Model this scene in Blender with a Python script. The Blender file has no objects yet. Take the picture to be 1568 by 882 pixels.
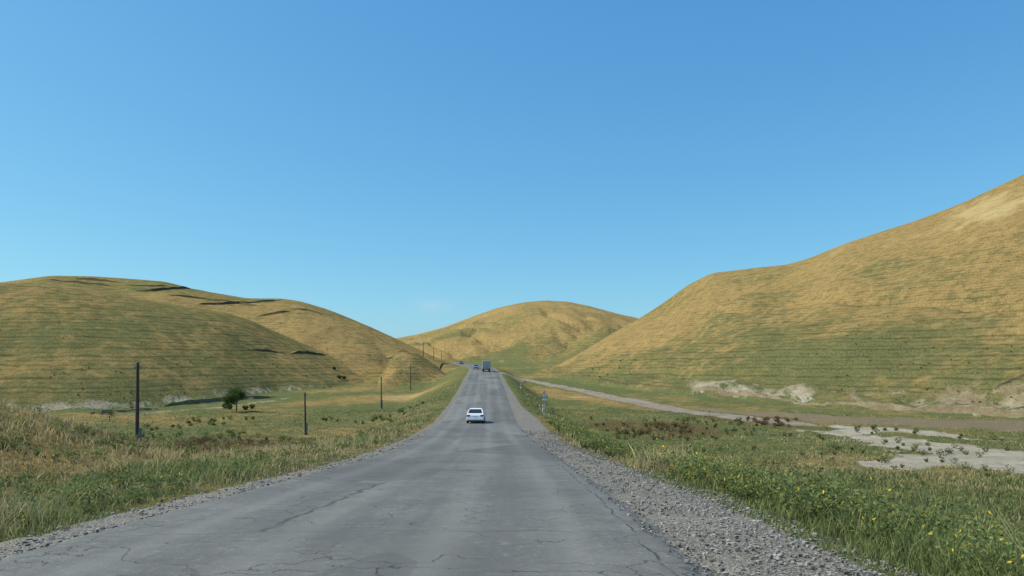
import bpy, bmesh, math, numpy as np
from mathutils import Vector, Matrix
rng=np.random.default_rng(7)
F=1132.0; CX=784.0; HY=560.0
scene=bpy.context.scene
# ---------------------------------------------------------------- numeric helpers
_L=[np.random.default_rng(100+i).random((257,257)) for i in range(8)]
for a in _L:
    a[256,:]=a[0,:]; a[:,256]=a[:,0]
def vnoise(x,y,s=0):
    L=_L[s%8]
    xi=np.floor(x); yi=np.floor(y); fx=x-xi; fy=y-yi
    xi=(xi.astype(np.int64))%256; yi=(yi.astype(np.int64))%256
    fx=fx*fx*fx*(fx*(fx*6-15)+10); fy=fy*fy*fy*(fy*(fy*6-15)+10)
    a=L[xi,yi];b=L[xi+1,yi];c=L[xi,yi+1];d=L[xi+1,yi+1]
    return (a*(1-fx)+b*fx)*(1-fy)+(c*(1-fx)+d*fx)*fy
def fbm(x,y,scale,octv=4,s=0):
    v=0;amp=1;tot=0;f=1/scale
    for o in range(octv):
        xr=x*0.8-y*0.6; yr=x*0.6+y*0.8
        v=v+amp*vnoise(x*f+17.3*o,y*f-9.1*o,s+o); tot+=amp; amp*=0.5; f*=2.03
        x,y=xr,yr
    return v/tot-0.5
def sstep(t):
    t=np.clip(t,0,1); return t*t*(3-2*t)
def smoothi(xs,ys,width,lo=None,hi=None,n=6000):
    xs=np.array(xs,float);ys=np.array(ys,float)
    lo=xs[0] if lo is None else lo; hi=xs[-1] if hi is None else hi
    g=np.linspace(lo,hi,n); v=np.interp(g,xs,ys)
    k=max(3,int(width/((hi-lo)/n))|1); ker=np.hanning(k+2); ker/=ker.sum()
    vp=np.pad(v,(k//2+1,k//2+1),'edge'); v=np.convolve(vp,ker,'valid')[:n]
    return lambda q:np.interp(q,g,v)
def az(px): return math.atan((px-CX)/F)
# ---------------------------------------------------------------- layout of the valley
roadz=smoothi([-80,0,7,14,30,50,75,100,127,170,250,300,350,420,500,700,1200],
              [1.5,-1.72,-2.02,-2.5,-3.7,-4.9,-5.75,-5.4,-4.5,-3.0,-1.1,-0.3,0.6,1.9,3,5,9],9)
cx=smoothi([-80,0,7,14,30,72,127,200,250,300,350,420,500,700,1200],
           [-2,-1.9,-1.85,-1.8,-1.9,-3.3,-4.9,-7.6,-9.9,-14,-22,-36,-58,-110,-200],12)
rsh=smoothi([-80,20,40,62,78,100,150,1200],[2.1,1.8,1.4,2.2,2.6,1.6,1.0,0.8],6)
floorL=smoothi([-80,0,20,35,50,80,100,150,212,260,320,400,450,600,1000,4000],
               [1,-2.8,-4.0,-5.2,-6.1,-8.8,-9.4,-8.8,-6.4,-4.5,-2.0,1.0,2.0,4,8,12],8)
floorR=smoothi([-80,0,30,60,100,150,212,260,320,400,450,600,1000,4000],
               [-4,-5.6,-7.2,-8.8,-9.5,-8.9,-6.6,-4.5,-2.0,1.0,2.0,4,8,12],10)
def ground(x,y):
    u=x-cx(y); zr=roadz(y)
    dl=-u-4.5; dr=u-(3.75+rsh(y)+0.1)
    wl=sstep(dl/14.0); wr=sstep(dr/10.0)
    n1=fbm(x,y,9,4,1); n2=fbm(x,y,45,3,3); n3=fbm(x,y,1.1,2,5)
    zl=zr-0.07+(floorL(y)+n2*1.2+n1*0.5-zr+0.07)*wl
    zrr=zr-0.07+(floorR(y)+n2*1.2+n1*0.6-zr+0.07)*wr
    z=np.where(u<0,zl,zrr)
    out=np.maximum(dl,dr)
    z=z+n3*0.16*sstep(out/1.0+0.2)*(out>-1)
    z=np.where(out<0, zr-0.07-0.25*sstep(-out/0.5),z)
    z=z+ 4.3*np.exp(-(((x+27)/8.5)**2+((y-31)/13.0)**2))*sstep(dl/6)
    return z
def mk(pts): # ridge direction/height, base depth, ridge depth
    p=np.array(pts,float); A=np.arctan((p[:,0]-CX)/F); c=np.cos(A)
    e=(HY-p[:,1])/F*c
    w=0.022
    return (smoothi(A,e,w),smoothi(A,p[:,2]/c,w*2),smoothi(A,p[:,3]/c,w*2),A[0],A[-1])
HA=mk([(800,573,300,340),(830,568,280,355),(860,557,255,370),(900,534,235,385),(940,509,218,400),(980,487,203,400),(1020,461,193,400),(1055,435,186,395),(1090,418,180,385),
 (1150,411,172,365),(1200,406,165,350),(1230,399,160,340),(1290,374,152,325),(1330,361,148,320),(1400,339,142,310),(1480,308,134,300),(1568,266,126,290),(1700,212,115,275),(1900,190,105,260),(2400,260,95,240),(3600,540,90,220)])
HB=mk([(430,560,500,800),(560,532,500,800),(600,519,490,800),(640,512,480,800),(680,501,480,800),(720,486,480,790),(760,472,480,780),(800,463,470,770),(835,460,465,770),(870,462,460,760),(905,469,450,760),(940,479,440,760),(975,487,440,760),(1020,500,440,740),(1100,545,440,720),(1200,590,430,700)])
HD=mk([(825,566,430,520),(850,548,430,540),(870,528,430,550),(890,513,430,560),(912,506,430,560),(935,510,430,560),(965,530,430,560),(1010,566,420,540)])
H1=mk([(-2600,540,60,140),(-900,430,85,180),(-500,400,100,200),(-200,415,120,220),(0,434,135,230),(60,433,137,231),(130,441,140,233),(200,455,146,236),(250,464,152,240),(290,470,160,244),(340,477,170,250),(385,490,182,258),
 (430,511,192,266),(480,533,205,274),(530,553,225,282),(580,573,250,292),(620,590,262,300),(680,610,280,310)])
H2=mk([(-2600,560,240,380),(-900,470,240,400),(-400,440,240,400),(-100,437,240,400),(0,433,240,400),(40,427,240,400),(80,422,240,400),(140,423,240,400),(200,427,240,398),(250,431,240,395),(290,441,240,392),(330,449,240,390),(380,457,240,385),
 (430,457,238,380),(460,461,236,375),(500,473,235,370),(540,489,238,362),(575,504,242,355),(610,520,252,350),(640,535,262,342),(670,548,275,336),(700,560,290,330),(740,576,300,330)])
H3=mk([(580,582,222,250),(598,552,226,256),(607,541,228,258),(625,536,230,260),(640,541,232,262),(662,556,236,264),(690,580,240,268)])
def hills(x,y):
    r=np.hypot(x,y); a=np.arctan2(x,y); g0=ground(x,y); z=g0.copy(); hid=np.zeros(x.shape,int); G=np.zeros(x.shape)
    n1=fbm(x,y,60,4,2); n2=fbm(x,y,14,3,4); n3=fbm(x,y,3.5,2,6)
    gl=np.abs(fbm(x*1.0+y*0.35,(y*0.35-x*0.1),34,3,3))
    gl=-(0.16-np.minimum(gl,0.16))/0.16
    for i,(h,p,bank) in enumerate([(HA,1.55,1.6),(HB,1.7,0.5),(HD,1.6,0),(H1,1.75,0.5),(H2,1.7,0),(H3,2.0,0)]):
        e,B,R,a0,a1=h
        Bv=B(a)+n2*9; Rv=R(a)
        t=(r-Bv)/(Rv-Bv)
        g=np.where(t<1,1-(1-np.clip(t,0,1))**p,np.cos(np.clip((t-1)*0.9,0,math.pi/2)))
        g=np.where(t<0,0,g)
        inside=(a>a0)&(a<a1)
        relief=(g*(1-g)*4)
        amp=np.clip((Rv-Bv)/150,0.1,1.6)
        zz=g0+(r*e(a)-g0)*g + relief*(n1*9+n2*0.8+gl*[2.8,3.4,1.5,1.2,2.2,0.2][i])*amp+ n3*0.16*np.clip(g*8,0,1)+n2*0.4*np.clip(g*3,0,1)
        if bank: zz=zz+bank*sstep((r-Bv)/4.0)*(1-g)*np.clip(0.6+n2*2.5,0.1,1.3)
        ok=inside&(t>0)&(zz>z)&(r*e(a)-g0>-0.5)
        z=np.where(ok,zz,z); hid=np.where(ok,i+1,hid); G=np.where(ok,g,G)
    return z,hid,G
def T(x,y): return hills(np.asarray(x,float),np.asarray(y,float))[0]
def site(px,py):
    yy=np.geomspace(5,900,1800); xx=yy*(px-CX)/F
    z=hills(xx,yy)[0]; e=z/yy; k=np.where(e>=(HY-py)/F)[0]
    k=k[0] if len(k) else len(yy)-1
    return xx[k],yy[k]
def poly(pts): return np.array([site(*p) for p in pts])
def dpoly(x,y,P,W):
    best=np.full(x.shape,1e9)
    for i in range(len(P)-1):
        ax,ay=P[i];bx,by=P[i+1]; dx,dy=bx-ax,by-ay; L=dx*dx+dy*dy+1e-9
        t=np.clip(((x-ax)*dx+(y-ay)*dy)/L,0,1)
        w=W[i]*(1-t)+W[i+1]*t
        best=np.minimum(best,np.hypot(x-ax-t*dx,y-ay-t*dy)/w)
    return best
track=poly([(775,573),(800,580),(850,590),(905,601),(960,612),(1020,625),(1085,634),(1150,642),(1230,650)])
river=poly([(1090,629),(1180,634),(1260,640),(1350,645),(1450,648),(1568,652),(1750,660)])
mudA=poly([(1245,660),(1300,664),(1350,672),(1400,682),(1450,693),(1500,702),(1568,712),(1660,726)])
mudB=poly([(1370,712),(1400,708),(1440,703)])
mudC=poly([(1290,655),(1400,662),(1568,676),(1700,680)])
mudL=poly([(200,634),(240,631),(330,624),(400,616),(440,610)])
yel=[poly(p) for p in ([(490,618),(560,612),(640,604)],[(500,600),(560,596)],[(820,596),(870,606)],[(900,610),(1010,625)])]
rust=[poly(p) for p in ([(290,690),(340,688),(420,676)],[(940,650),(1000,652),(1060,660)],[(1130,640),(1200,648)])]
path=poly([(835,556),(845,540),(855,520),(866,500),(872,485)])
def masks(x,y,hid,G):
    r=np.hypot(x,y); a=np.arctan2(x,y)
    nA=fbm(x,y,25,4,0); nB=fbm(x,y,5,3,2); nC=fbm(x,y,80,3,5); nD=fbm(x,y,1.8,3,3)
    gf=0.74+nA*1.2+nB*0.5
    for P in yel: gf=gf-0.6*np.clip(1.5-dpoly(x,y,P,[7]*len(P))+nB,0,1)
    gf=np.where((x>8)&(y<90),gf+0.10,gf)
    gf=np.where((x<-14)&(y<50),gf-0.30,gf)
    base=np.array([0.0,0.18,0.22,0.46,0.47,0.32,0.40])[hid]
    hg=base+nA*1.0+nB*0.4+nC*1.1
    hg=hg+np.where(hid==1,0.60*(1-G)**2.0,0)+np.where(hid==4,0.30*(1-G)**2,0)+np.where(hid==2,0.4*(1-G)**3,0)
    gf=np.where(hid>0,hg,gf)
    soil=np.zeros(x.shape)
    def add(P,W,k=1.0,n=0.9):
        nonlocal soil
        d=dpoly(x,y,P,W)+nB*n+nA*n*0.6+nD*0.3
        soil=np.maximum(soil,k*sstep((1.15-d)/0.6))
    tw=[2.6,2.8,3.0,3.4,3.8,4.0,3.8,3.2,2.6]
    add(track,tw,0.78,0.45); dk=0.40*sstep((1.3-dpoly(x,y,track,tw)-nB*0.4)/0.5)
    add(mudA,[3.4,4.6,5,5,5.5,5.5,5.5,4],0.95,2.8); add(mudB,[2.4,2.4,2.4],1,1.6); add(mudC,[2.0,2.6,3.0,2],0.8,2.1)
    add(mudL,[1.6]*5,0.55,1.6)
    ee=HA[1](a)
    edge=np.exp(-((r-ee-6)/9.0)**2)
    sb=sstep((edge*0.85+nB*0.9+nA*0.8+nD*1.0-0.44)/0.7)*sstep((a-az(1030))/0.03)
    soil=np.maximum(soil,np.where(hid==1,sb,0)*0.70)
    big=np.exp(-((a-az(1490))/0.08)**2)*np.exp(-((r-ee-9)/9)**2)
    soil=np.maximum(soil,0.62*sstep((big+nB*0.9+nD*0.9-0.45)/0.5)*(hid==1))
    e1=H1[1](a); s1=np.exp(-((r-e1-2)/4.5)**2); soil=np.maximum(soil,0.62*sstep((s1+nB*0.8+nD*0.7-0.45)/0.5)*(hid==4)*(a<az(480)))
    d=dpoly(x,y,path,[1.3]*5)+nD; soil=np.maximum(soil,0.36*sstep((1.2-d)/0.5))
    riv=sstep((1.2-dpoly(x,y,river,[4,5,6,7,8,8,8])-nB*0.8)/0.4)*(hid==0)
    rs=np.zeros(x.shape)
    for P in rust: rs=np.maximum(rs,np.clip(1.5-dpoly(x,y,P,[5]*len(P))+nB,0,1))
    rs=rs*(hid==0)
    hi=np.exp(-((a-az(1540))/0.09)**2)*np.exp(-((G-0.86)/0.09)**2)*(hid==1)
    gf=gf-hi*0.5
    return np.clip(gf,-0.4,1.1),soil,riv,rs,dk
# ---------------------------------------------------------------- mesh helper
def mesh_np(name,V,Fc,mat,cols=None,attrs=None,smooth=False):
    me=bpy.data.meshes.new(name)
    V=np.asarray(V,np.float32); Fc=np.asarray(Fc,np.int32); M,k=Fc.shape
    me.vertices.add(len(V)); me.vertices.foreach_set('co',V.ravel())
    me.loops.add(M*k); me.loops.foreach_set('vertex_index',Fc.ravel())
    me.polygons.add(M); me.polygons.foreach_set('loop_start',np.arange(0,M*k,k,dtype=np.int32))
    try: me.polygons.foreach_set('loop_total',np.full(M,k,dtype=np.int32))
    except Exception: pass
    me.polygons.foreach_set('use_smooth',np.full(M,smooth,dtype=bool))
    me.update(calc_edges=True)
    for nme,c in (attrs or {}).items():
        at=me.attributes.new(nme,'FLOAT_COLOR','POINT')
        c=np.asarray(c,np.float32)
        if c.shape[1]==3: c=np.concatenate([c,np.ones((len(c),1),np.float32)],1)
        at.data.foreach_set('color',c.ravel())
    me.materials.append(mat)
    ob=bpy.data.objects.new(name,me); scene.collection.objects.link(ob); return ob
# ---------------------------------------------------------------- materials
class NT:
    def __init__(s,name):
        s.m=bpy.data.materials.new(name); s.m.use_nodes=True; s.t=s.m.node_tree; s.t.nodes.clear()
        s.out=s.n('ShaderNodeOutputMaterial'); s.b=s.n('ShaderNodeBsdfPrincipled'); s.l(s.b.outputs[0],s.out.inputs[0])
        s.b.inputs['Roughness'].default_value=0.9; s.b.inputs['Specular IOR Level'].default_value=0.15
    def n(s,t,**k):
        q=s.t.nodes.new(t)
        for a,b in k.items(): setattr(q,a,b)
        return q
    def l(s,a,b): s.t.links.new(a,b)
    def put(s,sock,v):
        if hasattr(v,'links'): s.l(v,sock)
        else:
            if isinstance(v,(tuple,list)) and len(v)==3 and sock.type=='RGBA': v=(*v,1)
            sock.default_value=v
    def noise(s,vec,scale,detail=4,rough=0.55,dist=0):
        q=s.n('ShaderNodeTexNoise'); s.l(vec,q.inputs['Vector']); q.inputs['Scale'].default_value=scale; q.inputs['Detail'].default_value=detail
        q.inputs['Roughness'].default_value=rough; q.inputs['Distortion'].default_value=dist; return q.outputs['Fac']
    def mix(s,f,a,b,bt='MIX'):
        q=s.n('ShaderNodeMix',data_type='RGBA',blend_type=bt); s.put(q.inputs[0],f); s.put(q.inputs[6],a); s.put(q.inputs[7],b); return q.outputs[2]
    def math(s,op,a,b=0.0,c=0.0,clamp=False):
        q=s.n('ShaderNodeMath',operation=op,use_clamp=clamp); s.put(q.inputs[0],a); s.put(q.inputs[1],b); s.put(q.inputs[2],c); return q.outputs[0]
    def ramp(s,v,lo,hi,a=0.0,b=1.0):
        q=s.n('ShaderNodeMapRange',clamp=True,interpolation_type='SMOOTHSTEP'); s.put(q.inputs[0],v); q.inputs[1].default_value=lo; q.inputs[2].default_value=hi
        q.inputs[3].default_value=a; q.inputs[4].default_value=b; return q.outputs[0]
    def attr(s,n): return s.n('ShaderNodeAttribute',attribute_name=n)
    def bump(s,h,st,d=1.0):
        q=s.n('ShaderNodeBump'); q.inputs['Strength'].default_value=st; q.inputs['Distance'].default_value=d; s.l(h,q.inputs['Height']); s.l(q.outputs[0],s.b.inputs['Normal'])
def simple(name,col,rough=0.6,spec=0.3,metal=0,nz=0.15,sc=8):
    k=NT(name); tc=k.n('ShaderNodeTexCoord'); f=k.noise(tc.outputs['Object'],sc,4)
    k.put(k.b.inputs['Base Color'],k.mix(f,tuple(c*(1-nz) for c in col),tuple(min(1,c*(1+nz)) for c in col)))
    k.b.inputs['Roughness'].default_value=rough; k.b.inputs['Specular IOR Level'].default_value=spec; k.b.inputs['Metallic'].default_value=metal
    return k.m
# terrain material
k=NT('dry_grass_terrain'); geo=k.n('ShaderNodeNewGeometry'); P=geo.outputs['Position']
m1=k.attr('mask'); m2=k.attr('mask2'); s1=k.n('ShaderNodeSeparateColor'); s2=k.n('ShaderNodeSeparateColor'); k.l(m1.outputs['Color'],s1.inputs[0]); k.l(m2.outputs['Color'],s2.inputs[0])
soil,hill,green=s1.outputs[0],s1.outputs[1],s1.outputs[2]; scarm,riv,rs=s2.outputs[0],s2.outputs[1],s2.outputs[2]
nf=k.noise(P,2.2,6,0.8); nm=k.noise(P,0.35,5,0.65); nff=k.noise(P,9,3,0.7); nl=k.noise(P,0.06,3,0.5); nq=k.noise(P,0.11,5,0.7)
dry=k.mix(k.ramp(nm,0.35,0.66),(0.345,0.235,0.088),(0.25,0.168,0.062))
dry=k.mix(k.ramp(nf,0.45,0.66),dry,(0.49,0.355,0.155)); dry=k.mix(k.ramp(green,0.0,-0.4),dry,(0.52,0.395,0.18))
dry=k.mix(k.ramp(nf,0.47,0.34,0,0.7),dry,(0.12,0.086,0.034))
grn=k.mix(k.ramp(nf,0.35,0.65),(0.082,0.105,0.040),(0.215,0.225,0.090))
grn=k.mix(k.math('MULTIPLY',hill,0.55),grn,k.mix(k.ramp(nf,0.36,0.64),(0.095,0.095,0.036),(0.27,0.235,0.095)))
gsum=k.math('ADD',green,k.math('MULTIPLY',k.math('SUBTRACT',nf,0.5),1.2)); gsum=k.math('ADD',gsum,k.math('MULTIPLY',k.math('SUBTRACT',nm,0.5),1.6))
gsum=k.math('ADD',gsum,k.math('MULTIPLY',k.math('SUBTRACT',nq,0.5),1.2))
col=k.mix(k.ramp(gsum,0.1,0.95),dry,grn)
sep=k.n('ShaderNodeSeparateXYZ'); k.l(P,sep.inputs[0])
zz=k.math('ADD',sep.outputs[2],k.math('MULTIPLY',nl,1.6)); zz=k.math('ADD',zz,k.math('MULTIPLY',nm,0.26))
st=k.math('SINE',k.math('MULTIPLY',zz,6.6)); st2=k.math('SINE',k.math('MULTIPLY',zz,2.7))
stv=k.ramp(k.math('ADD',k.math('MULTIPLY',st,0.7),k.math('MULTIPLY',st2,0.3)),0.0,0.9)
stv=k.math('MULTIPLY',k.math('MULTIPLY',stv,hill),k.ramp(nm,0.32,0.58,0.15,1.0))
stv=k.math('MULTIPLY',stv,k.ramp(green,0.1,0.6,0.5,1.0))
col=k.mix(k.math('MULTIPLY',stv,0.66),col,(0.090,0.076,0.032))
vo=k.n('ShaderNodeTexVoronoi'); vo.inputs['Scale'].default_value=0.9; k.l(P,vo.inputs['Vector']); 
tuft=k.math('MULTIPLY',k.ramp(vo.outputs['Distance'],0.1,0.36,1,0),k.ramp(nm,0.44,0.62))
col=k.mix(k.math('MULTIPLY',tuft,0.5),col,(0.07,0.074,0.028))
col=k.mix(k.math('MULTIPLY',rs,k.ramp(nf,0.35,0.6)),col,(0.17,0.095,0.05))
col=k.mix(k.math('MULTIPLY',riv,0.8),col,k.mix(nf,(0.20,0.15,0.10),(0.33,0.26,0.17)))
sf=k.ramp(k.math('ADD',k.math('ADD',soil,k.math('MULTIPLY',k.math('SUBTRACT',nf,0.5),1.4)),k.math('MULTIPLY',k.math('SUBTRACT',nff,0.5),0.6)),0.30,0.72)
scol=k.mix(hill,k.mix(k.ramp(nm,0.3,0.7),(0.38,0.33,0.24),(0.56,0.50,0.39)),k.mix(k.ramp(nm,0.3,0.7),(0.27,0.205,0.115),(0.42,0.335,0.205)))
scol=k.mix(k.ramp(nf,0.52,0.32,0,0.6),scol,(0.19,0.145,0.08))
col=k.mix(sf,col,scol)
col=k.mix(k.math('MULTIPLY',scarm,k.ramp(nf,0.3,0.6,0.5,1.0)),col,(0.095,0.075,0.052))
k.put(k.b.inputs['Base Color'],col)
hgt=k.math('ADD',k.math('MULTIPLY',nf,0.6),k.math('MULTIPLY',nff,0.14)); hgt=k.math('ADD',hgt,k.math('MULTIPLY',tuft,0.2)); hgt=k.math('ADD',hgt,k.math('MULTIPLY',nm,0.4)); hgt=k.math('SUBTRACT',hgt,k.math('MULTIPLY',stv,0.16))
k.bump(hgt,0.85,1.0); k.b.inputs['Specular IOR Level'].default_value=0.0
MT=k.m
# ---------------------------------------------------------------- terrain mesh (one sheet)
Ain=np.linspace(-0.72,0.72,1500); Aout=np.linspace(0.72,2*math.pi-0.72,130)[1:-1]
AA=np.concatenate([Ain,Aout]); RR=np.concatenate([np.linspace(0.6,3,6)[:-1],np.geomspace(3,900,470),np.geomspace(900,6000,18)[1:]])
na,nr=len(AA),len(RR)
Ag,Rg=np.meshgrid(AA,RR); X=(Rg*np.sin(Ag)).ravel(); Y=(Rg*np.cos(Ag)).ravel()
Z,hid,G=hills(X,Y)
gf,so,rv,rs_,dk_=masks(X,Y,hid,G)
V=np.stack([X,Y,Z],1)
V=np.vstack([V,[0,0,roadz(0.0)-0.35]])
i=np.arange(nr-1)[:,None]*na; j=np.arange(na)[None,:]; j2=(j+1)%na
Q=np.stack([i+j,i+na+j,i+na+j2,i+j2],-1).reshape(-1,4)
Q=Q[:,::-1]
hm=np.clip(G*12,0,1)
mask=np.stack([so,hm,gf],1); mask=np.vstack([mask,[0,0,0]]); mask2=np.stack([dk_,rv,rs_],1); mask2=np.vstack([mask2,[0,0,0]])
ter=mesh_np('ground_terrain_hills',V,Q,MT,attrs={'mask':mask,'mask2':mask2},smooth=True)
# ---------------------------------------------------------------- eroded scarps and cut banks
def scarp(name,lines,step=0.7):
    VV=[];M1=[];M2=[];FF=[];off=0
    for pts,h,face,sl,wob in lines:
        q=poly(pts); d=np.hypot(*np.diff(q,axis=0).T); s=np.concatenate([[0],np.cumsum(d)]); n=max(12,int(s[-1]/step))
        ss=np.linspace(0,s[-1],n); x=np.interp(ss,s,q[:,0]); y=np.interp(ss,s,q[:,1])
        kk=min(15,n//3)|1; ker=np.ones(kk)/kk; x=np.convolve(np.pad(x,kk//2,'edge'),ker,'valid'); y=np.convolve(np.pad(y,kk//2,'edge'),ker,'valid')
        r=np.hypot(x,y); ux,uy=x/r,y/r
        w=(fbm(ss,ss*0+3.1*off,9,4,1)*4.0+fbm(ss,ss*0+1.3,1.8,2,3)*0.8)*wob
        x=x+ux*w; y=y+uy*w
        env=np.clip(np.minimum(ss,s[-1]-ss)/(s[-1]*0.25),0,1)**0.7*np.clip(0.8+fbm(ss,ss*0+9.7+off,12,4,5)*1.8,0.15,1.25)
        H=h*env
        rows=[(6.0*1,-0.10,0,0),(3.2,0.30,0,0),(1.2,0.62,0,0),(0.1,0.74,0.1,0),(-0.05,0.66,1,1),(sl*0.25,0.40,1,1),(sl*0.6,0.10,1,1),(sl*1.0,-0.35,1,1),(sl*1.5,-0.9,0.3,0.4)]
        for (o,f,a_,b_) in rows:
            jit=fbm(ss*1.0+o*3,ss*0+5.5,1.3,2,6)*0.5*(f<0.7)*(o<0.1)
            sc_=0.35+0.65*env
            px_=x+ux*(o*sc_+jit); py_=y+uy*(o*sc_+jit)
            t=T(px_,py_); z=t+np.where(f<0,-0.12+0*H,H*f)*1.0-0.25*(env<0.12)
            if f<-0.3: z=t-0.35
            _,hh_,GG_=hills(px_,py_); g_,so_,rv_,rr_,_h=masks(px_,py_,hh_,GG_)
            VV.append(np.stack([px_,py_,z],1))
            M1.append(np.stack([np.maximum(so_*(a_<0.5),b_*face),np.maximum(np.clip(GG_*12,0,1),1.0*(a_>0.5)),g_],1)); M2.append(np.stack([a_*(1-face)*np.clip(env*2,0,1)+0*ss,0*ss,0*ss],1))
        nrw=len(rows)
        for rr in range(nrw-1):
            b0=off+rr*n; jj=np.arange(n-1)
            FF.append(np.stack([b0+jj,b0+n+jj,b0+n+jj+1,b0+jj+1],1))
        off+=nrw*n
    return mesh_np(name,np.concatenate(VV),np.concatenate(FF),MT,attrs={'mask':np.concatenate(M1),'mask2':np.concatenate(M2)},smooth=False)
scarp('hillside_erosion_scarps',[
 ([(112,428),(150,430),(195,434)],1.6,0.2,-0.8,.6),([(200,446),(225,447),(250,445),(296,443)],1.5,0.2,-0.8,.5),([(298,466),(340,467),(380,464),(436,461)],1.7,0.15,-0.8,.5),([(392,485),(415,482),(446,478)],1.4,0.2,-0.7,.5),
 ([(60,430),(110,433),(180,440)],1.2,0.25,-0.6,.4),([(190,436),(230,440),(262,439)],1.1,0.25,-0.6,.4),([(310,458),(350,461),(400,469)],1.1,0.25,-0.6,.4),([(440,474),(480,478),(500,484)],0.9,0.3,-0.6,.4),([(250,452),(300,457),(345,462)],1.1,0.25,-0.6,.4),
 ([(382,537),(410,535),(442,542)],0.75,0.35,-0.8,.6),([(440,543),(460,541),(502,545)],1.15,0.25,-0.8,.4),([(590,550),(600,546),(622,542),(636,546)],1.5,0.25,-0.9,.4),([(664,559),(680,556),(694,559)],1.0,0.3,-0.8,.4),
 ([(1515,599),(1535,590),(1552,582),(1580,574),(1660,560)],1.1,0.35,-1.0,.5)])
scarp('river_cut_bank',[
 ([(1050,597),(1120,602),(1170,608),(1240,616)],1.2,0.8,-1.6,1),([(1190,613),(1290,621),(1360,626),(1430,630)],1.3,0.8,-1.2,1),([(1380,626),(1450,628),(1520,633),(1600,640),(1700,646)],1.4,0.8,-1.6,1),
 ([(850,571),(880,577),(930,584),(1000,594),(1070,600)],0.8,0.45,-0.8,1),
 ([(130,634),(170,632),(250,626)],0.9,0.65,-0.9,1),([(235,625),(300,618),(370,612),(445,606)],1.1,0.6,-0.9,1)])
# ---------------------------------------------------------------- road
k=NT('worn_asphalt'); at=k.attr('ruv'); U=at.outputs['Vector']; sp=k.n('ShaderNodeSeparateXYZ'); k.l(U,sp.inputs[0])
u,v=sp.outputs[0],sp.outputs[1]
n1=k.noise(U,0.9,5,0.65); n2=k.noise(U,30,3,0.8); n3=k.noise(U,0.18,3,0.6); n4=k.noise(U,110,2,0.8); n5=k.noise(U,6,4,0.8)
asp=k.mix(k.ramp(n1,0.3,0.7),(0.132,0.131,0.118),(0.190,0.187,0.166))
asp=k.mix(k.ramp(n2,0.35,0.75,0,0.7),asp,(0.075,0.074,0.068)); asp=k.mix(k.ramp(n4,0.58,0.78,0,0.8),asp,(0.36,0.34,0.31))
asp=k.mix(k.ramp(n5,0.52,0.68,0,0.6),asp,(0.25,0.242,0.217)); asp=k.mix(k.ramp(n5,0.46,0.3,0,0.6),asp,(0.08,0.078,0.073))
asp=k.mix(k.ramp(n3,0.45,0.60,0,0.5),asp,(0.10,0.099,0.09))
mps=k.n('ShaderNodeMapping'); mps.inputs['Scale'].default_value=(2.2,0.06,1); k.l(U,mps.inputs[0]); nst=k.noise(mps.outputs[0],1.0,4,0.6)
asp=k.mix(k.ramp(nst,0.4,0.7,0,0.4),asp,(0.095,0.094,0.087))
au=k.math('ABSOLUTE',k.math('ADD',k.math('ABSOLUTE',u),-1.75)); wp=k.ramp(k.math('ABSOLUTE',k.math('ADD',au,-0.8)),0.0,0.45,0.35,0.0)
asp=k.mix(wp,asp,(0.215,0.21,0.188))
oil=k.math('MULTIPLY',k.ramp(au,0.0,0.4,0.35,0),k.ramp(n1,0.35,0.6))
asp=k.mix(oil,asp,(0.08,0.078,0.074))
mpp=k.n('ShaderNodeMapping'); mpp.inputs['Scale'].default_value=(0.28,0.09,1); k.l(U,mpp.inputs[0]); vp=k.n('ShaderNodeTexVoronoi'); vp.inputs['Scale'].default_value=1.0; k.l(mpp.outputs[0],vp.inputs['Vector'])
sv=k.n('ShaderNodeSeparateColor'); k.l(vp.outputs['Color'],sv.inputs[0])
asp=k.mix(k.ramp(sv.outputs[0],0.66,0.72,0,0.32),asp,(0.075,0.075,0.072)); asp=k.mix(k.ramp(sv.outputs[1],0.72,0.78,0,0.3),asp,(0.26,0.25,0.225))
mp=k.n('ShaderNodeMapping'); mp.inputs['Scale'].default_value=(0.45,0.6,1); k.l(U,mp.inputs[0])
dn=k.n('ShaderNodeTexNoise'); dn.inputs['Scale'].default_value=1.6; dn.inputs['Detail'].default_value=6; k.l(U,dn.inputs['Vector'])
wv=k.n('ShaderNodeVectorMath',operation='MULTIPLY_ADD'); k.l(dn.outputs['Color'],wv.inputs[0]); wv.inputs[1].default_value=(0.8,0.8,0); k.l(mp.outputs[0],wv.inputs[2])
vc=k.n('ShaderNodeTexVoronoi',feature='DISTANCE_TO_EDGE'); vc.inputs['Scale'].default_value=1.0; k.l(wv.outputs[0],vc.inputs['Vector'])
crk=k.math('MULTIPLY',k.ramp(vc.outputs['Distance'],0.0005,0.008,0.8,0),k.ramp(n1,0.36,0.52,0.0,1))
mp2=k.n('ShaderNodeMapping'); mp2.inputs['Scale'].default_value=(0.05,0.17,1); k.l(U,mp2.inputs[0])
wv2=k.n('ShaderNodeVectorMath',operation='MULTIPLY_ADD'); k.l(dn.outputs['Color'],wv2.inputs[0]); wv2.inputs[1].default_value=(0.02,0.09,0); k.l(mp2.outputs[0],wv2.inputs[2])
vc2=k.n('ShaderNodeTexVoronoi',feature='DISTANCE_TO_EDGE'); vc2.inputs['Scale'].default_value=1.0; k.l(wv2.outputs[0],vc2.inputs['Vector'])
crk2=k.math('MULTIPLY',k.ramp(vc2.outputs['Distance'],0.0003,0.0034,0.7,0),k.ramp(n1,0.4,0.55,0.2,1))
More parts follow.
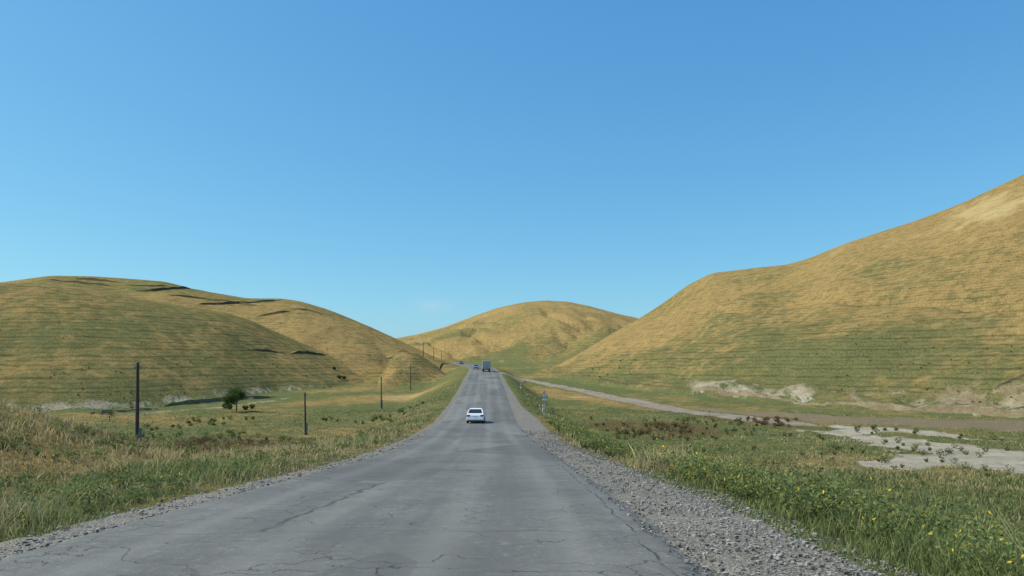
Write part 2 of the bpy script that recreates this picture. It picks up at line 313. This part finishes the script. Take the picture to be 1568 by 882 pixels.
seam=k.math('MULTIPLY',k.ramp(k.math('ABSOLUTE',k.math('ADD',k.math('ADD',u,-3.45),k.math('MULTIPLY',k.math('ADD',k.noise(U,0.8,4),-0.5),0.35))),0.006,0.028,0.8,0),k.ramp(n1,0.42,0.55,0.1,1))
ck=k.math('MAXIMUM',k.math('MAXIMUM',crk,crk2),seam)
asp=k.mix(ck,asp,(0.04,0.038,0.036))
vg=k.n('ShaderNodeTexVoronoi'); vg.inputs['Scale'].default_value=24; k.l(U,vg.inputs['Vector'])
ss=k.n('ShaderNodeSeparateColor'); k.l(vg.outputs['Color'],ss.inputs[0])
gr=k.mix(ss.outputs[0],(0.13,0.12,0.10),(0.35,0.32,0.27)); gr=k.mix(k.ramp(vg.outputs['Distance'],0.3,0.65,0,0.8),gr,(0.09,0.08,0.065)); gr=k.mix(k.ramp(n1,0.38,0.66,0,0.75),gr,(0.23,0.20,0.155))
ed=k.math('ADD',k.math('ABSOLUTE',k.math('ADD',u,0.0)),k.math('MULTIPLY',k.math('ADD',k.noise(U,1.1,6,0.75),-0.5),1.3))
isg=k.ramp(ed,3.74,3.86)
k.put(k.b.inputs['Base Color'],k.mix(isg,asp,gr))
hh=k.mix(isg,k.math('SUBTRACT',k.math('MULTIPLY',n2,0.008),k.math('MULTIPLY',ck,0.012)),k.math('MULTIPLY',vg.outputs['Distance'],-0.035))
k.bump(hh,0.8,1.0); k.b.inputs['Roughness'].default_value=0.8; k.b.inputs['Specular IOR Level'].default_value=0.25
MR=k.m
ys=np.concatenate([np.arange(-40,2,0.5),np.geomspace(2,640,700)])
uu=np.concatenate([[-5.3,-4.95],np.linspace(-4.6,3.75,44),3.75+np.linspace(0.1,1,14),[1.12,1.3]]) 
nu=len(uu)
Yg=np.repeat(ys[:,None],nu,1); Ug=np.repeat(uu[None,:],len(ys),0)
shd=rsh(ys)[:,None]
ir=46; Ug[:,ir:ir+14]=3.75+np.linspace(0.07,1,14)[None,:]*shd
Ug[:,ir+14]=3.75+rsh(ys)+0.45; Ug[:,ir+15]=3.75+rsh(ys)+0.8
drop=np.zeros_like(Ug); drop[:,0]=-0.45; drop[:,1]=-0.18; drop[:,-2]=-0.18; drop[:,-1]=-0.45
Xg=cx(Yg)+Ug
ab=np.abs(Ug)
Zg=roadz(Yg)+0.02-0.0045*np.clip(ab,0,3.75)**1.0-0.06*sstep((ab-3.65)/0.25)+drop+fbm(Xg,Yg,3,3,1)*0.03+fbm(Xg,Yg,0.5,2,2)*0.05*(ab>3.75)
V=np.stack([Xg.ravel(),Yg.ravel(),Zg.ravel()],1)
i=np.arange(len(ys)-1)[:,None]*nu; j=np.arange(nu-1)[None,:]
Q=np.stack([i+j,i+j+1,i+nu+j+1,i+nu+j],-1).reshape(-1,4)
road=mesh_np('road',V,Q,MR,attrs={'ruv':np.stack([Ug.ravel(),Yg.ravel(),0*Ug.ravel()],1)},smooth=True)
def rsurf(x,y):
    return roadz(y)+0.02-0.0045*3.75-0.06*((np.abs(x-cx(y)))>3.75)
# ---------------------------------------------------------------- loose stones
k=NT('gravel_stone'); c=k.attr('col'); k.l(c.outputs['Color'],k.b.inputs['Base Color']); MS=k.m
def stones(n):
    side=rng.random(n)<0.78
    y=np.exp(rng.uniform(math.log(4.2),math.log(60),n))
    uo=np.where(side,3.6+rng.random(n)**0.8*(rsh(y)+0.8),-3.7-rng.random(n)**1.4*1.1)
    x=cx(y)+uo
    s=(0.007+0.024*rng.random(n)**4)*(1+y*0.02)
    cube=np.array([[-1,-1,-1],[1,-1,-1],[1,1,-1],[-1,1,-1],[-1,-1,1],[1,-1,1],[1,1,1],[-1,1,1]],float)*0.6
    fc=np.array([[0,3,2,1],[4,5,6,7],[0,1,5,4],[1,2,6,5],[2,3,7,6],[3,0,4,7]])
    V=cube[None]*(1+rng.uniform(-0.45,0.45,(n,8,3)))*s[:,None,None]*np.stack([rng.uniform(.8,1.5,n),rng.uniform(.8,1.3,n),rng.uniform(.5,.9,n)],1)[:,None]
    th=rng.random(n)*6.28; C,S=np.cos(th)[:,None],np.sin(th)[:,None]
    vx=V[:,:,0]*C-V[:,:,1]*S; vy=V[:,:,0]*S+V[:,:,1]*C
    zb=np.where(np.abs(uo)<3.75+rsh(y),rsurf(x,y)+0.005,T(x,y)+0.01)
    W=np.stack([vx+x[:,None],vy+y[:,None],V[:,:,2]+zb[:,None]+s[:,None]*0.2],-1).reshape(-1,3)
    Q=(fc[None]+np.arange(n)[:,None,None]*8).reshape(-1,4)
    g=rng.uniform(0.11,0.36,n); colr=np.stack([g,g*0.94,g*0.82],1).repeat(8,0)
    return mesh_np('gravel',W,Q,MS,attrs={'col':colr})
stones(17000)
# ---------------------------------------------------------------- grass blades
k=NT('grass_blades'); c=k.attr('col'); k.l(c.outputs['Color'],k.b.inputs['Base Color'])
tr=k.n('ShaderNodeBsdfTranslucent'); k.l(c.outputs['Color'],tr.inputs[0]); mx=k.n('ShaderNodeMixShader'); mx.inputs[0].default_value=0.35
k.l(k.b.outputs[0],mx.inputs[1]); k.l(tr.outputs[0],mx.inputs[2]); k.l(mx.outputs[0],k.out.inputs[0]); k.b.inputs['Specular IOR Level'].default_value=0.1
MG=k.m
straw=np.array([0.54,0.43,0.22]); olive=np.array([0.30,0.315,0.12]); deep=np.array([0.13,0.185,0.06]); rustc=np.array([0.28,0.16,0.09])
def grass(name,n,r0,r1,a0,a1,hmul=1.0):
    a=rng.uniform(a0,a1,n); r=np.exp(rng.uniform(math.log(r0),math.log(r1),n))
    x=r*np.sin(a); y=r*np.cos(a)
    u=x-cx(y)
    er=3.75+rsh(y)-0.15+fbm(x,y,0.8,3,3)*1.8; el=-4.0-fbm(x,y,0.9,3,4)*1.5
    ok=((u>er)|(u<el)); 
    den=fbm(x,y,0.9,3,1)+0.55+fbm(x,y,6,2,5)*0.6
    edge=np.minimum(np.where(u>0,u-er,el-u),2)
    ok&=rng.random(n)<np.clip(den*1.5*(0.25+edge),0.05,1)
    x,y,r,u=x[ok],y[ok],r[ok],u[ok]
    z,h,G=hills(x,y); gf,so,rv,rsx,_=masks(x,y,h,G)
    ok=(so<0.4)&(rv<0.4); x,y,z,r,u,gf,rsx=x[ok],y[ok],z[ok],r[ok],u[ok],gf[ok],rsx[ok]
    n=len(x)
    hn=np.clip(0.5+fbm(x,y,2.2,3,6)*2.6,0.12,1.5)
    edge=np.clip(np.where(u>0,u-3.75-rsh(y),-4.2-u)/1.3,0.25,1)
    brink=np.exp(-((u-8.2)/2.4)**2)
    tall=(rng.random(n)<0.06)*rng.uniform(0.3,1.0,n)
    H=(0.10+0.34*hn*rng.uniform(0.5,1.2,n)+0.35*tall)*hmul*edge*np.where(u>0,1.0+0.7*brink,0.9)
    H=H*(1-0.35*sstep((r-50)/60))
    w=0.0035+0.0010*r; w=w*rng.uniform(0.6,1.4,n)
    th=rng.random(n)*6.28; lean=H*rng.uniform(0.1,0.7,n); lt=rng.random(n)*6.28
    bx,by=np.cos(th)*w/2,np.sin(th)*w/2
    b=np.stack([x,y,z-0.03],1); d=np.stack([bx,by,0*bx],1)
    mid=b+np.stack([np.cos(lt)*lean*0.3,np.sin(lt)*lean*0.3,H*0.6],1); tip=b+np.stack([np.cos(lt)*lean,np.sin(lt)*lean,H],1)
    W=np.stack([b-d,b+d,mid+d*0.75,mid-d*0.75,tip+d*0.12,tip-d*0.12],1).reshape(-1,3)
    o=np.arange(n)[:,None]*6
    Q=np.concatenate([o+np.array([[0,1,2,3]]),o+np.array([[3,2,4,5]])],0)
    g=np.clip(gf-0.10+fbm(x,y,1.5,3,2)*1.8+fbm(x,y,12,2,4)*1.2+rng.uniform(-0.4,0.4,n)-tall*0.6,0,1)[:,None]
    mixg=rng.random((n,1)); gcol=olive*mixg+deep*(1-mixg)
    colr=straw*(1-g)+gcol*g
    rr=np.clip(rsx+ (fbm(x,y,4,3,7)>0.14)*0.8*(rng.random(n)<0.4),0,1)[:,None]*rng.random((n,1)); colr=colr*(1-rr)+rustc*rr
    colr=colr*rng.uniform(0.6,1.25,(n,1)); 
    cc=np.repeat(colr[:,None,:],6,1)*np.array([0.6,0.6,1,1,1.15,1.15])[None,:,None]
    return mesh_np(name,W,Q,MG,attrs={'col':cc.reshape(-1,3)})
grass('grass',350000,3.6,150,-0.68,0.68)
# ---------------------------------------------------------------- leafy weeds with flowers
def weeds(name,pos,size,leafn,cfun,flower=0.0,lsz=0.03):
    VV=[];CC=[];
    for (x,y,z),s in zip(pos,size):
        m=int(leafn)
        ph=rng.random(m)*6.28; hh=rng.random(m)**0.8; rad=s*0.55*np.sqrt(rng.random(m))*(0.45+0.75*hh)
        c=np.stack([x+np.cos(ph)*rad,y+np.sin(ph)*rad,z+hh*s*0.9*(1.1-0.5*(rad/(s*0.6))**2)],1)
        d=math.hypot(x,y); L=lsz*(1+0.04*d)*rng.uniform(0.5,1.3,m)
        n=rng.normal(size=(m,3)); n/=np.linalg.norm(n,axis=1)[:,None]; t=np.cross(n,rng.normal(size=(m,3))); t/=np.linalg.norm(t,axis=1)[:,None]
        b=np.cross(n,t)
        q=np.stack([c-t*L[:,None],c-b*L[:,None]*0.4,c+t*L[:,None],c+b*L[:,None]*0.4],1)
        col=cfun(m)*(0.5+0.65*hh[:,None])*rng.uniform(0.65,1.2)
        if flower>0 and rng.random()<0.55:
            f=(rng.random(m)<flower)&(hh>0.55); col[f]=np.array([0.78,0.56,0.05])
        VV.append(q.reshape(-1,3)); CC.append(np.repeat(col,4,0))
    VV=np.concatenate(VV); CC=np.concatenate(CC)
    return mesh_np(name,VV,np.arange(len(VV)).reshape(-1,4),MG,attrs={'col':CC})
def greenc(m): 
    t=rng.random((m,1)); return np.array([0.12,0.17,0.052])*t+np.array([0.25,0.275,0.10])*(1-t)
def darkc(m):
    t=rng.random((m,1)); return np.array([0.04,0.07,0.02])*t+np.array([0.09,0.12,0.035])*(1-t)
def rustf(m):
    t=rng.random((m,1)); return np.array([0.24,0.13,0.07])*t+np.array([0.15,0.12,0.07])*(1-t)
n=800; y=np.exp(rng.uniform(math.log(9),math.log(75),n)); x=cx(y)+3.75+rsh(y)+0.9+rng.random(n)**1.2*6
k2=fbm(x,y,2.5,2,4)>-0.08; x,y=x[k2],y[k2]
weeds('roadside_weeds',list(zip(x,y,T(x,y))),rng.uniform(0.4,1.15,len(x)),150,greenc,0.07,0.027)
n=520; y=rng.uniform(6.2,20,n); x=cx(y)+3.75+rsh(y)+0.7+rng.random(n)**0.9*6.5
k2=fbm(x,y,1.6,2,4)>-0.08; x,y=x[k2],y[k2]
weeds('yellow_flowering_weeds',list(zip(x,y,T(x,y))),rng.uniform(0.4,1.0,len(x)),300,greenc,0.10,0.018)
n=240; y=rng.uniform(6.5,45,n); x=cx(y)+3.75+rsh(y)+0.8+rng.random(n)*6
weeds('dry_roadside_weeds',list(zip(x,y,T(x,y))),rng.uniform(0.3,0.8,len(x)),130,lambda m:rustf(m)*1.3+0.05,0,0.014)
n=620; y=np.exp(rng.uniform(math.log(7),math.log(60),n)); x=cx(y)-5.2-rng.random(n)**1.2*13
k2=fbm(x,y,3.5,2,4)>-0.01; x,y=x[k2],y[k2]
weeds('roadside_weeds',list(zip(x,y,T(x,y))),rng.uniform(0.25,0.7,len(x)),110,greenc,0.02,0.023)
n=900; y=rng.uniform(28,125,n); x=np.where(rng.random(n)<0.5,cx(y)-rng.uniform(9,50,n),cx(y)+rng.uniform(10,70,n))
k2=fbm(x,y,9,2,2)>-0.02; x,y=x[k2],y[k2]
weeds('field_shrubs',list(zip(x,y,T(x,y))),rng.uniform(0.3,0.9,len(x)),70,lambda m:darkc(m)*0.5+greenc(m)*0.5,0,0.022)
P0=[site(p,q) for p,q in zip(rng.uniform(940,1060,50),rng.uniform(650,678,50))]+[site(p,q) for p,q in zip(rng.uniform(1130,1210,26),rng.uniform(642,654,26))]+[site(p,q) for p,q in zip(rng.uniform(270,430,40),rng.uniform(674,694,40))]
P0=np.array(P0); weeds('dry_shrubs',list(zip(P0[:,0],P0[:,1],T(P0[:,0],P0[:,1]))),rng.uniform(0.4,0.9,len(P0)),80,rustf,0,0.022)
a=rng.uniform(-0.61,0.61,9000); r=rng.uniform(115,330,9000); x=r*np.sin(a); y=r*np.cos(a); z,h,G=hills(x,y)
pr=np.where(h>0,(1-G)**2.2*0.25,0.0); pr=pr*(fbm(x,y,30,3,1)>0.0); okk=(rng.random(9000)<pr)
x,y,z=x[okk],y[okk],z[okk]
weeds('hillside_shrubs',list(zip(x,y,z)),rng.uniform(0.2,0.5,len(x)),30,lambda m:(greenc(m)+rustf(m))*0.42,0,0.016)
# ---------------------------------------------------------------- trees
MBk=simple('bark',(0.10,0.075,0.05),0.9,0.1,0,0.4,6)
def cone_seg(V,Fc,p,q,r0,r1,nn=7):
    p=np.array(p,float);q=np.array(q,float); d=q-p; d/=np.linalg.norm(d)+1e-9
    a=np.cross(d,[0.3,0.9,0.2]); a/=np.linalg.norm(a); b=np.cross(d,a); o=len(V)
    for c,r in ((p,r0),(q,r1)):
        for i in range(nn):
            t=6.2832*i/nn; V.append(c+(a*math.cos(t)+b*math.sin(t))*r)
    for i in range(nn): Fc.append([o+i,o+(i+1)%nn,o+nn+(i+1)%nn,o+nn+i])
def tree(name,x,y,H,leaves,spread=0.55,lc=darkc,lsize=0.11,trunk=0.16):
    z=float(T(np.array([x]),np.array([y]))[0])-0.1
    e=bpy.data.objects.new(name,None); scene.collection.objects.link(e); e.location=(x,y,z)
    V=[];Fc=[];tips=[]
    def grow(p,d,L,r,lev):
        q=p+d*L; cone_seg(V,Fc,p,q,r,r*0.68)
        if lev==0: tips.append(q); return
        if lev<=2: tips.append(q)
        for _ in range(3 if lev>1 else 2):
            nd=d+rng.normal(size=3)*spread; nd[2]=abs(nd[2])*0.8+0.1; nd/=np.linalg.norm(nd)
            grow(q,nd,L*rng.uniform(0.6,0.85),r*0.62,lev-1)
    grow(np.zeros(3),np.array([0.06,0,1.0]),H*0.25,trunk,4)
    o=mesh_np(name+'_trunk_and_limbs',np.array(V),np.array(Fc),MBk); o.parent=e
    if leaves:
        tp=np.array(tips); c=tp[rng.integers(0,len(tp),leaves)]+rng.normal(size=(leaves,3))*H*0.06
        n=rng.normal(size=(leaves,3)); n/=np.linalg.norm(n,axis=1)[:,None]; t=np.cross(n,rng.normal(size=(leaves,3))); t/=np.linalg.norm(t,axis=1)[:,None]; b=np.cross(n,t)
        L=lsize*rng.uniform(0.6,1.4,(leaves,1))
        q=np.stack([c-t*L,c-b*L*0.6,c+t*L,c+b*L*0.6],1).reshape(-1,3)
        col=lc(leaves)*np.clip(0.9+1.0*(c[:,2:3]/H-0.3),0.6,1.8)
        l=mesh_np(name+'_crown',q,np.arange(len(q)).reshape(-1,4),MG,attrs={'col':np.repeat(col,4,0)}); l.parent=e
    return e
tx,ty=site(362,631); tree('broadleaf_tree',tx,ty,ty*38/F*1.25,5200,lsize=0.13)
tx,ty=site(168,646); tree('bare_tree',tx,ty,ty*26/F*1.1,260,0.6,darkc,0.08,0.07)
b=[site(p,q) for p,q in ((345,626),(352,627),(376,628),(386,626),(520,580),(527,581),(512,566))]; b=np.array(b)
weeds('valley_bushes',list(zip(b[:,0],b[:,1],T(b[:,0],b[:,1]))),[1.2,1.0,1.1,1.0,1.4,1.1,1.0],160,darkc,0,0.026)
# ---------------------------------------------------------------- bmesh part helpers
def newobj(name,bm,mat,parent=None,smooth=False,bevel=0):
    if bevel>0: bmesh.ops.bevel(bm,geom=list(bm.edges),offset=bevel,segments=2,affect='EDGES',clamp_overlap=True)
    me=bpy.data.meshes.new(name); bm.normal_update(); bm.to_mesh(me); bm.free(); me.materials.append(mat)
    for p in me.polygons: p.use_smooth=smooth
    o=bpy.data.objects.new(name,me); scene.collection.objects.link(o)
    if parent: o.parent=parent
    return o
def box(name,c,s,mat,parent,bevel=0.0,top=(1,1)):
    bm=bmesh.new(); bmesh.ops.create_cube(bm,size=1)
    for v in bm.verts:
        k=v.co.z>0
        v.co=Vector((v.co.x*s[0]*(top[0] if k else 1)+c[0],v.co.y*s[1]*(top[1] if k else 1)+c[1],v.co.z*s[2]+c[2]))
    return newobj(name,bm,mat,parent,False,bevel)
def cyl(name,p,q,r0,r1,mat,parent,n=16,smooth=True):
    V=[];Fc=[]; cone_seg(V,Fc,p,q,r0,r1,n); bm=bmesh.new(); vs=[bm.verts.new(v) for v in V]
    for f in Fc: bm.faces.new([vs[i] for i in f])
    bm.faces.new(vs[:n][::-1]); bm.faces.new(vs[n:2*n]); bmesh.ops.recalc_face_normals(bm,faces=bm.faces)
    o=newobj(name,bm,mat,parent,False)
    return o
def prof(name,pts,w0,w1,mat,parent,zlo=None,zhi=None,bevel=0.04):
    bm=bmesh.new(); L=[];R=[]
    for (y,z) in pts:
        t=0 if zlo is None else min(1,max(0,(z-zlo)/(zhi-zlo))); w=w0+(w1-w0)*t
        L.append(bm.verts.new((-w/2,y,z))); R.append(bm.verts.new((w/2,y,z)))
    n=len(pts)
    for i in range(n):
        j=(i+1)%n; bm.faces.new((L[i],L[j],R[j],R[i]))
    bm.faces.new(L[::-1]); bm.faces.new(R); bmesh.ops.recalc_face_normals(bm,faces=bm.faces)
    return newobj(name,bm,mat,parent,False,bevel)
MGl=simple('dark_glass',(0.02,0.025,0.03),0.08,0.6,0,0.05); MTy=simple('tyre_rubber',(0.02,0.02,0.02),0.85,0.2); MCh=simple('metal_rim',(0.45,0.45,0.46),0.35,0.5,0.7)
MRd=simple('red_lamp_lens',(0.45,0.02,0.02),0.25,0.5); MPl=simple('plate_white',(0.7,0.7,0.68),0.5); MBl=simple('black_plastic',(0.025,0.025,0.027),0.6)
def car(name,x,y,paint,heading=0.0):
    e=bpy.data.objects.new(name,None); scene.collection.objects.link(e)
    sl=math.atan2(float(roadz(y+3)-roadz(y-3)),6)
    e.location=(x,y,float(roadz(y))+0.01); e.rotation_euler=(sl,0,heading)
    prof('body',[(-2.15,0.32),(-2.2,0.55),(-2.17,0.88),(-2.05,0.98),(-1.35,1.02),(0.95,0.97),(1.85,0.82),(2.15,0.66),(2.2,0.4),(2.1,0.28),(-2.0,0.25)],1.70,1.62,paint,e,0.5,1.0,0.05)
    prof('cabin',[(-1.62,0.985),(-1.02,1.36),(-0.7,1.42),(0.2,1.42),(0.5,1.36),(1.15,0.95)],1.52,1.18,MGl,e,1.0,1.42,0.03)
    prof('roof',[(-1.05,1.385),(-0.7,1.45),(0.2,1.45),(0.52,1.385),(0.2,1.36),(-0.7,1.36)],1.22,1.12,paint,e,1.36,1.45,0.02)
    for s in (-1,1):
        cyl('c_pillar',(s*0.755,-1.6,0.99),(s*0.60,-1.0,1.38),0.05,0.045,paint,e,8); cyl('a_pillar',(s*0.755,1.1,0.97),(s*0.60,0.45,1.38),0.035,0.03,paint,e,8)
        cyl('b_pillar',(s*0.765,-0.1,0.99),(s*0.605,-0.15,1.39),0.035,0.03,paint,e,8)
        for yy in (-1.35,1.35):
            cyl('wheel',(s*0.66,yy,0.31),(s*0.87,yy,0.31),0.31,0.31,MTy,e,20); cyl('rim',(s*0.86,yy,0.31),(s*0.885,yy,0.31),0.19,0.18,MCh,e,14)
        box('tail_lamp',(s*0.66,-2.16,0.80),(0.32,0.08,0.15),MRd,e,0.015); box('head_lamp',(s*0.62,2.10,0.66),(0.34,0.12,0.13),MPl,e,0.015)
        box('wing_mirror',(s*0.93,0.75,0.98),(0.16,0.1,0.12),paint,e,0.02)
    box('rear_bumper',(0,-2.20,0.46),(1.66,0.12,0.20),paint,e,0.03); box('bumper_valance',(0,-2.19,0.30),(1.5,0.10,0.12),MBl,e,0.02)
    box('number_plate',(0,-2.215,0.72),(0.5,0.02,0.12),MPl,e,0.0); box('exhaust',(0.5,-2.2,0.24),(0.08,0.12,0.06),MBl,e,0.01)
    return e
MW=simple('white_car_paint',(0.80,0.80,0.80),0.25,0.5,0,0.03); MBu=simple('blue_car_paint',(0.12,0.20,0.36),0.25,0.5,0,0.03); MDk=simple('grey_car_paint',(0.12,0.125,0.13),0.25,0.5,0,0.03)
car('white_sedan_car',-3.6,74,MW,0.01)
car('blue_sedan_car',-12.1,250,MBu,math.pi+0.05)
car('grey_sedan_car',-24.6,358,MDk,math.pi+0.2)
def truck(x,y):
    e=bpy.data.objects.new('box_truck',None); scene.collection.objects.link(e); e.location=(x,y,float(roadz(y))+0.02); e.rotation_euler=(0.01,0,0.05)
    mb=simple('truck_box_panels',(0.50,0.50,0.51),0.5,0.3,0,0.12,2); mg=simple('truck_door_grey',(0.38,0.37,0.38),0.5,0.3,0,0.15,2); mc=simple('truck_cab_paint',(0.5,0.5,0.52),0.35,0.5)
    box('cargo_box',(0,0,2.05),(2.45,6.4,2.3),mb,e,0.04)
    for s in (-1,1):
        box('rear_door',(s*0.59,-3.23,2.05),(1.12,0.05,2.14),mg,e,0.01); cyl('door_bar',(s*0.25,-3.28,1.02),(s*0.25,-3.28,3.1),0.025,0.025,MCh,e,8)
        box('tail_lamp',(s*0.95,-3.2,0.72),(0.35,0.08,0.14),MRd,e,0.01); box('mud_flap',(s*0.9,-2.7,0.45),(0.5,0.03,0.5),MBl,e)
        for yy in (-2.0,3.9):
            cyl('wheel',(s*0.72,yy,0.48),(s*1.12,yy,0.48),0.48,0.48,MTy,e,20)
        box('chassis_rail',(s*0.4,0.4,0.78),(0.1,7.4,0.2),MBl,e)
        box('side_guard',(s*1.1,0.6,0.7),(0.04,2.6,0.3),MBl,e)
    box('rear_bumper',(0,-3.25,0.55),(2.3,0.1,0.14),MBl,e,0.01)
    prof('cab',[(3.3,0.6),(3.3,2.6),(3.6,2.7),(4.6,2.65),(5.0,1.7),(5.1,0.6)],2.2,2.05,mc,e,1.5,2.7,0.05)
    box('windscreen',(0,4.86,2.12),(1.9,0.06,0.7),MGl,e)
truck(cx(222)+0.9,222)
MPo=simple('weathered_pole',(0.085,0.068,0.055),0.9,0.1,0,0.35,5); MCo=simple('pole_concrete_stub',(0.22,0.21,0.19),0.9,0.1,0,0.2,9); MIn=simple('insulator',(0.30,0.32,0.30),0.3,0.5)
poles=[(210,697,142,50),(468,670,69,98),(584,622,45,150),(629,592,33,205),(648,588,22,262),(664,582,18,318),(676,577,17,370)]
for (p,pb,hh,d) in poles:
    x=(p-CX)/F*d; z=float(T(np.array([x]),np.array([d*1.0]))[0]); 
    e=bpy.data.objects.new('utility_pole',None); scene.collection.objects.link(e); e.location=(x,d,z); e.rotation_euler=(0,0.012*rng.normal(),0.1)
    top=(HY-(pb-hh))/F*d; H=top-z
    H=min(max(H,5.0),8.0)
    cyl('pole_shaft',(0,0,-0.3),(0,0,H),0.14,0.095,MPo,e,12)
    if d<160:
        box('concrete_stub',(0.19,0,0.65),(0.16,0.18,1.9),MCo,e,0.01)
    cyl('pin_arm',(-0.22,0,H-0.35),(0.22,0,H-0.35),0.025,0.025,MPo,e,8)
    for s in (-1,1): cyl('insulator',(s*0.2,0,H-0.34),(s*0.2,0,H-0.18),0.04,0.03,MIn,e,8)
MSg=simple('sign_white',(0.75,0.75,0.74),0.5); MSr=simple('sign_red',(0.5,0.03,0.03),0.5); MGp=simple('galvanised_post',(0.42,0.42,0.42),0.5,0.4,0.3)
def sign():
    d=86.0; x=3.75; z=float(T(np.array([x]),np.array([d]))[0])
    e=bpy.data.objects.new('warning_road_sign',None); scene.collection.objects.link(e); e.location=(x,d,z)
    H=2.75; cyl('post',(0,0.03,-0.2),(0,0.03,H),0.035,0.035,MGp,e,10)
    def tri(nm,R,yo,mat,th):
        bm=bmesh.new(); A=[bm.verts.new((R*math.sin(t),yo,H-0.3+R*math.cos(t))) for t in (0,2.0944,4.18879)]
        f=bm.faces.new(A); q=bmesh.ops.extrude_face_region(bm,geom=[f]); 
        for v in q['geom']:
            if isinstance(v,bmesh.types.BMVert): v.co.y+=th
        bmesh.ops.recalc_face_normals(bm,faces=bm.faces); newobj(nm,bm,mat,e)
    tri('red_border',0.52,-0.02,MSr,0.03); tri('white_field',0.36,-0.026,MSg,0.004); box('symbol',(0,-0.032,H-0.30),(0.05,0.006,0.22),MBl,e)
    box('supplementary_plate',(0,-0.0,H-0.78),(0.5,0.03,0.22),MSg,e)
sign()
for (p,d) in ((831,96),(797,150)):
    x=(p-CX)/F*d; e=bpy.data.objects.new('marker_post',None); scene.collection.objects.link(e); e.location=(x,d,float(T(np.array([x]),np.array([d*1.]))[0]))
    cyl('post',(0,0,-0.1),(0,0,0.9),0.06,0.055,MSg,e,10); cyl('black_band',(0,0,0.62),(0,0,0.76),0.064,0.064,MBl,e,10); cyl('cap',(0,0,0.9),(0,0,0.94),0.055,0.03,MSg,e,10)
# ---------------------------------------------------------------- light, sky, camera
EL=math.radians(49); SA=math.radians(-92)
w=bpy.data.worlds.new('World'); scene.world=w; w.use_nodes=True; nt=w.node_tree; bg=nt.nodes['Background']
sky=nt.nodes.new('ShaderNodeTexSky'); sky.sky_type='NISHITA'; sky.sun_disc=False; sky.sun_elevation=EL; sky.sun_rotation=SA
sky.altitude=300; sky.air_density=1.0; sky.dust_density=0.9; sky.ozone_density=2.5
sx=nt.nodes.new('ShaderNodeSeparateColor'); cb=nt.nodes.new('ShaderNodeCombineColor'); nt.links.new(sky.outputs[0],sx.inputs[0])
for ch,(A_,g_) in enumerate([(0.56,0.95),(1.33,0.72),(2.50,0.46)]):
    p_=nt.nodes.new('ShaderNodeMath'); p_.operation='POWER'; p_.inputs[1].default_value=g_; nt.links.new(sx.outputs[ch],p_.inputs[0])
    q_=nt.nodes.new('ShaderNodeMath'); q_.operation='MULTIPLY'; q_.inputs[1].default_value=A_; nt.links.new(p_.outputs[0],q_.inputs[0]); nt.links.new(q_.outputs[0],cb.inputs[ch])
def wm(op,a,b=0.0):
    q=nt.nodes.new('ShaderNodeMath'); q.operation=op
    for i_,v_ in enumerate((a,b)):
        if hasattr(v_,'links'): nt.links.new(v_,q.inputs[i_])
        else: q.inputs[i_].default_value=v_
    return q.outputs[0]
tcw=nt.nodes.new('ShaderNodeTexCoord'); sw=nt.nodes.new('ShaderNodeSeparateXYZ'); nt.links.new(tcw.outputs['Generated'],sw.inputs[0])
dx=wm('DIVIDE',wm('SUBTRACT',sw.outputs[0],-0.105),0.022); dz=wm('DIVIDE',wm('SUBTRACT',sw.outputs[2],0.080),0.008)
gs=wm('EXPONENT',wm('MULTIPLY',wm('ADD',wm('MULTIPLY',dx,dx),wm('MULTIPLY',dz,dz)),-1.0))
gs=wm('MULTIPLY',gs,wm('GREATER_THAN',sw.outputs[1],0.0))
nw=nt.nodes.new('ShaderNodeTexNoise'); nw.inputs['Scale'].default_value=60; nw.inputs['Detail'].default_value=4; nt.links.new(tcw.outputs['Generated'],nw.inputs['Vector'])
cf=wm('MULTIPLY',gs,wm('MULTIPLY',nw.outputs['Fac'],0.45))
mxw=nt.nodes.new('ShaderNodeMix'); mxw.data_type='RGBA'; nt.links.new(cf,mxw.inputs[0]); nt.links.new(cb.outputs[0],mxw.inputs[6]); mxw.inputs[7].default_value=(4.2,4.8,5.4,1)
nt.links.new(mxw.outputs[2],bg.inputs[0]); bg.inputs[1].default_value=0.15
sd=Vector((math.sin(SA)*math.cos(EL),math.cos(SA)*math.cos(EL),math.sin(EL)))
sl=bpy.data.lights.new('sun','SUN'); sl.energy=5.0; sl.angle=math.radians(0.5); sl.color=(1,0.94,0.81); so_=bpy.data.objects.new('sun',sl); scene.collection.objects.link(so_)
so_.rotation_euler=sd.to_track_quat('Z','Y').to_euler(); so_.location=(-50,0,80)
cam=bpy.data.cameras.new('camera'); co=bpy.data.objects.new('camera',cam); scene.collection.objects.link(co); scene.camera=co
co.location=(0,0,0); co.rotation_euler=(math.radians(90),0,0); cam.sensor_width=36; cam.lens=26.0; cam.shift_y=119/1568; cam.clip_end=9000; cam.clip_start=0.1
scene.view_settings.view_transform='Standard'; scene.view_settings.look='None'; scene.view_settings.exposure=0
